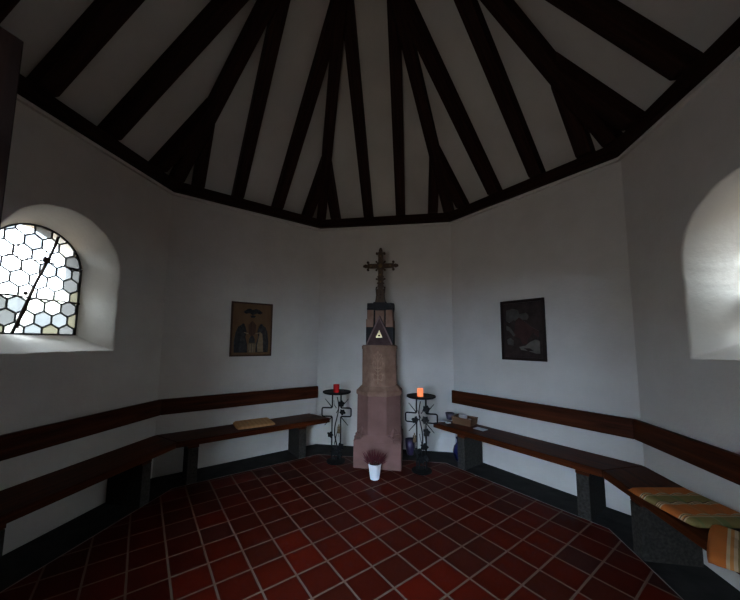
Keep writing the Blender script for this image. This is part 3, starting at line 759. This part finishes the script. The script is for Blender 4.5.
def picR(root):
    w,h=.255,.705; fr=.034
    bm=bmesh.new(); box(bm,-w+fr,w-fr,-.014,-.004,fr,h-fr); obj('print',bm,M_pic_a,root)
    bm=bmesh.new()
    for x0,x1,z0,z1 in ((-w,-w+fr,0,h),(w-fr,w,0,h),(-w+fr,w-fr,0,fr),(-w+fr,w-fr,h-fr,h)): box(bm,x0,x1,-.026,-.002,z0,z1)
    obj('frame',bm,M_pframe2,root,bevel=.004)
    def U(pts): return [((x-.5)*2*w,(1-y)*h) for x,y in pts]
    def shape(name,pts,mat,off=0):
        bm=bmesh.new(); extr_xz(bm,U(pts),-.0155-off,-.014-off); return obj(name,bm,mat,root)
    shape('cloud',[(.14,.16),(.30,.14),(.42,.17),(.45,.24),(.60,.22),(.66,.28),(.62,.34),(.48,.33),(.38,.36),(.30,.33),(.20,.38),(.13,.34)],M_pic_b)
    shape('dark_hill',[(.36,.34),(.44,.29),(.70,.45),(.86,.52),(.86,.62),(.50,.66),(.30,.60)],M_pic_d,.0005)
    shape('slope',[(.13,.42),(.22,.46),(.34,.58),(.30,.61),(.20,.52),(.13,.50)],M_pic_b,.001)
    shape('house_wall',[(.14,.66),(.22,.63),(.30,.68),(.28,.76),(.15,.74)],M_pic_b,.001)
    shape('cart',[(.46,.66),(.52,.61),(.58,.60),(.62,.65),(.60,.73),(.50,.74)],M_pic_d,.0015)
    shape('road',[(.42,.78),(.56,.76),(.66,.70),(.78,.66),(.87,.68),(.87,.88),(.78,.88),(.60,.84),(.46,.83)],M_pic_c,.001)
    shape('road_shadow',[(.52,.80),(.66,.80),(.74,.84),(.62,.845)],M_pic_a,.003)
    shape('roof_line',[(.66,.62),(.74,.55),(.84,.63),(.82,.66),(.74,.62),(.68,.66)],M_pic_a,.0015)
picture('back_left','unglazed olive brown wall panel with two kneeling figures under a winged figure','relief_picture',picL)
picture('back_right','dark framed landscape print hanging on the white wall above the basket bench','framed_print',picR)

# ------------------------------------------------------------------ cushions
def cushion(name,loc,rz,w,d,h,mat,tufts,label,cat='cushion',rx=0,ry=0,bend=None,group=None,n=26):
    bm=bmesh.new()
    def prof(u,v):
        e=min(1,(1-abs(u))*7)*min(1,(1-abs(v))*7); z=math.sqrt(max(0,min(1,e)))*h/2
        for tx,ty in tufts:
            r2=((u-tx)*w/2)**2+((v-ty)*d/2)**2; z*=1-.55*math.exp(-r2/(.022**2))
        return z
    G={}
    for s_ in (1,-1):
        for i in range(n+1):
            for j in range(n+1):
                u=-1+2*i/n; v=-1+2*j/n
                if s_==-1 and (i in (0,n) or j in (0,n)): G[s_,i,j]=G[1,i,j]; continue
                r_=1-.05*(abs(u*v))**3
                z=prof(u,v)*(1 if s_==1 else .55); x=u*w/2*r_; y=v*d/2*r_
                dz=bend(x,y) if bend else 0
                G[s_,i,j]=bm.verts.new((x,y,s_*z+dz))
        for i in range(n):
            for j in range(n):
                f=[G[s_,i,j],G[s_,i+1,j],G[s_,i+1,j+1],G[s_,i,j+1]]; bm.faces.new(f if s_==1 else f[::-1])
    o=obj(name,bm,mat,loc=loc,rz=rz,smooth=True); o.rotation_euler=(rx,ry,rz)
    tag(o,label,cat,group)
    # piping round the seam
    bp=bmesh.new(); pts=[G_ for G_ in []]
    cor=[(-w/2*.95,-d/2*.95),(w/2*.95,-d/2*.95),(w/2*.95,d/2*.95),(-w/2*.95,d/2*.95),(-w/2*.95,-d/2*.95)]
    return o
T9=[(a,b) for a in (-.5,0,.5) for b in (-.5,0,.5)]
cushion('plaid_cushion',(2.155,.24,SZ+.022),R(10),.42,.46,.052,M_plaid1,T9,'orange and green plaid seat cushion lying flat against the wall on the right bench',group='plaid seat cushions')
ccx,ccy,cr_=2.108,-.29,R(-42)
cushion('plaid_cushion',(ccx,ccy,SZ+.030),cr_,.44,.40,.046,M_plaid2,T9,'orange striped plaid cushion drooping over the bench edge, cut by the photo edge',group='plaid seat cushions',
        bend=lambda x,y:-.16*max(0,1.99-(ccx+x*math.cos(cr_)-y*math.sin(cr_)))+.012*max(0,min(1,(ccy+x*math.sin(cr_)+y*math.cos(cr_)+.12)/.1)))
pc=W('back_left',.02,2.19,SZ+.019)
st_=cushion('seat_cushion',pc,RZ('back_left')+R(-4),.46,.36,.044,M_straw,[(-.45,0),(.45,0)],'straw coloured flat seat cushion on the bench below the olive brown picture')
bm=bmesh.new()
for i,(x,y,a) in enumerate([(-.03,.02,20),(.02,.03,-30),(.05,0,60),(0,-.03,110),(-.06,-.01,160)]):
    lb=leaf_bm(.035); lb.transform(Matrix.Translation((x,y,.0195))@Matrix.Rotation(R(a),4,'Z')@Matrix.Rotation(R(90),4,'X')@Matrix.Diagonal((1,.2,1,1)))
    me=bpy.data.meshes.new('t'); lb.to_mesh(me); lb.free(); bm.from_mesh(me); bpy.data.meshes.remove(me)
obj('leaf_motif',bm,M_leafp,st_)

# ------------------------------------------------------------------ things on the right bench end
bx,by=1.085,2.12; brz=R(-36)
bk=empty('wicker_basket',(bx,by,SZ),brz); tag(bk,'open rectangular tan wicker basket on far end of the bench','basket')
bm=bmesh.new(); w,d,h,t=.135,.095,.085,.008
hexa(bm,[(-w*.9,-d*.9,0),(w*.9,-d*.9,0),(w*.9,d*.9,0),(-w*.9,d*.9,0),(-w*.92,-d*.92,.045),(w*.92,-d*.92,.045),(w*.92,d*.92,.045),(-w*.92,d*.92,.045)])
for sx,sy in ((0,-1),(0,1),(-1,0),(1,0)):
    if sx==0:
        y0,y1=sy*d*.9,sy*d; P=[(-w*.9,y0-sy*t,0),(w*.9,y0-sy*t,0),(w*.9,y0,0),(-w*.9,y0,0),(-w,y1-sy*t,h),(w,y1-sy*t,h),(w,y1,h),(-w,y1,h)]
    else:
        x0,x1=sx*w*.9,sx*w; P=[(x0-sx*t,-d*.9,0),(x0,-d*.9,0),(x0,d*.9,0),(x0-sx*t,d*.9,0),(x1-sx*t,-d,h),(x1,-d,h),(x1,d,h),(x1-sx*t,d,h)]
    hexa(bm,P)
obj('woven_body',bm,M_wick,bk,bevel=.002)
bm=bmesh.new(); tube(bm,[(-w,-d,h),(w,-d,h),(w,d,h),(-w,d,h),(-w,-d,h)],.007,8); obj('rim',bm,M_wick,bk)
Mb=Matrix.Translation((bx,by,SZ))@Matrix.Rotation(brz,4,'Z')
tl=None
spots=[(-.085,-.045),(-.03,-.05),(.03,-.04),(.085,-.045),(-.07,.03),(-.01,.035),(.055,.03)]
tl_lab=['tea light in wicker basket, at its left front corner','tea light in wicker basket, second along front side','tea light in wicker basket, third along front side','tea light in wicker basket, at its right front corner','tea light in wicker basket, left one at the back','tea light in wicker basket, middle one at the back','tea light in wicker basket, right one at the back']
for i,(x,y) in enumerate(spots):
    p=Mb@Vector((x,y,.0455))
    if tl is None:
        bm=bmesh.new(); lathe(bm,[(.018,0),(.019,.001),(.019,.018),(.0185,.018),(.0180,.014),(.002,.014)],18); tl=obj('tea_light',bm,M_alu,loc=p); tag(tl,tl_lab[0],'candle','tea lights in the wicker basket')
        bm=bmesh.new(); lathe(bm,[(.0175,.014),(.0175,.0165),(.002,.0165)],18); obj('wax',bm,M_wax,tl)
    else:
        c=tl.copy(); C.objects.link(c); c.location=p; c['label']=tl_lab[i]
        for ch in tl.children: e=ch.copy(); C.objects.link(e); e.parent=c
bm=bmesh.new(); box(bm,-.05,.05,-.018,.018,0,.045); box(bm,-.046,.046,-.014,.014,.045,.050)
o=obj('matchbox',bm,M_print,loc=Mb@Vector((-.02,.0,.028)),rz=brz+R(15),bevel=.001); o.location.z=SZ+.064; tag(o,'small printed box lying on the tea lights in the basket','box')
bm=bmesh.new(); lathe(bm,[(.040,0),(.044,.003),(.062,.085),(.059,.085),(.041,.008),(.004,.008)],30)
tag(obj('glass_cup',bm,M_purple,loc=(.925,2.33,SZ),smooth=True),'dark blue glass cup on bench end behind the wicker basket','cup')
def sheet(name,x,y,rz,w,d,mat,label,cat,z=SZ,th=.003,fold=False):
    bm=bmesh.new()
    if fold:
        hexa(bm,[(-w/2,-d/2,0),(0,-d/2,0),(0,d/2,0),(-w/2,d/2,0),(-w/2,-d/2,th+.010),(0,-d/2,th),(0,d/2,th),(-w/2,d/2,th+.010)])
        box(bm,0,w/2,-d/2,d/2,0,th)
    else: box(bm,-w/2,w/2,-d/2,d/2,0,th)
    o=obj(name,bm,mat,loc=(x,y,z),rz=rz); return tag(o,label,cat)
sheet('leaflet',1.235,1.90,R(-45),.14,.10,M_paper,'pale leaflet lying on the bench, right of the wicker basket','paper',th=.004)
sheet('folded_note',.83,2.20,R(-20),.085,.045,M_paper,'small white folded note on the bench tip, beside the blue cup','paper',fold=True)
sheet('paper_slip',.88,2.12,R(30),.06,.04,M_paper,'tiny white paper slip at bench front edge, before the wicker basket','paper',th=.006)

# ------------------------------------------------------------------ outside
bm=bmesh.new(); box(bm,-60,60,-60,60,-.30,-.12); tag(obj('ground',bm,M_grass),kind='structure')
M_hedge=mat_noise('hedge leaves',(.10,.10,.06),(.22,.21,.14),1.2,.95,0,.5,.05,spec=.1)
bm=bmesh.new(); rr=random.Random(9); N_=220
hr=[]
for i in range(N_):
    a=PI*.66+PI*.68*i/(N_-1); r0=17+rr.uniform(-.5,.5); h=3.4+.8*math.sin(a*5)+.5*math.sin(a*13+1)+rr.uniform(-.25,.25)
    hr.append([bm.verts.new((rad*math.cos(a),rad*math.sin(a),z)) for rad,z in ((r0,-.12),(r0-.5,h*.5),(r0+.1,h*.92),(r0+1.2,h),(r0+2.4,h*.85),(r0+2.6,-.12))])
bm.faces.new(hr[0]); bm.faces.new(hr[-1][::-1])
for i in range(N_-1):
    A,B=hr[i],hr[i+1]
    for j in range(6): bm.faces.new((A[j],B[j],B[(j+1)%6],A[(j+1)%6]))
tag(obj('hedge',bm,M_hedge,smooth=True),'tall leafy hedge outside, glimpsed through the hexagonal panes','hedge')

# ------------------------------------------------------------------ world
wd=bpy.data.worlds.new('overcast sky'); scn.world=wd; wd.use_nodes=True; nt=wd.node_tree; bg=nt.nodes['Background']
tc=nd(nt,'ShaderNodeTexCoord'); sp=nd(nt,'ShaderNodeSeparateXYZ'); nt.links.new(tc.outputs['Generated'],sp.inputs[0])
n=nd(nt,'ShaderNodeTexNoise'); n.inputs['Scale'].default_value=3; n.inputs['Detail'].default_value=5; nt.links.new(tc.outputs['Generated'],n.inputs['Vector'])
cl=ramp(nt,n.outputs['Fac'],[(.35,(.80,.88,1.0)),(.65,(1,1,1))])
g=ramp(nt,sp.outputs[2],[(0,(.86,1.10,1.40)),(.12,(.92,1.20,1.54)),(.45,(1.35,1.68,2.1)),(1,(2.0,2.4,3.0))])
mk=nd(nt,'ShaderNodeMix',data_type='RGBA',blend_type='MULTIPLY'); mk.inputs[0].default_value=1
nt.links.new(cl,mk.inputs[6]); nt.links.new(g,mk.inputs[7]); nt.links.new(mk.outputs[2],bg.inputs['Color']); bg.inputs['Strength'].default_value=1.35

# ------------------------------------------------------------------ camera
f_px,cx,cy=305.1756,364.6899,312.7423
ya,pi_,ro=.1583,.0961,.0075
right=Vector((math.cos(ya),math.sin(ya),0)); fw=Vector((-math.sin(ya),math.cos(ya),0)); up=Vector((0,0,1))
fw2=fw*math.cos(pi_)+up*math.sin(pi_); up2=up*math.cos(pi_)-fw*math.sin(pi_)
r3=right*math.cos(ro)+up2*math.sin(ro); u3=up2*math.cos(ro)-right*math.sin(ro)
cam=bpy.data.cameras.new('camera'); co=bpy.data.objects.new('camera',cam); C.objects.link(co)
m=Matrix((r3,u3,-fw2)).transposed().to_4x4(); m.translation=Vector((.1831*S,-.8751*S,.6257*S)); co.matrix_world=m
cam.sensor_fit='HORIZONTAL'; cam.sensor_width=36; cam.lens=f_px/740*36
cam.shift_x=(370-cx)/740; cam.shift_y=(cy-300)/740; cam.clip_start=.02
scn.camera=co
vs=scn.view_settings; vs.view_transform='Standard'; vs.look='None'; vs.gamma=1; vs.use_curve_mapping=False
vs.exposure=4.05
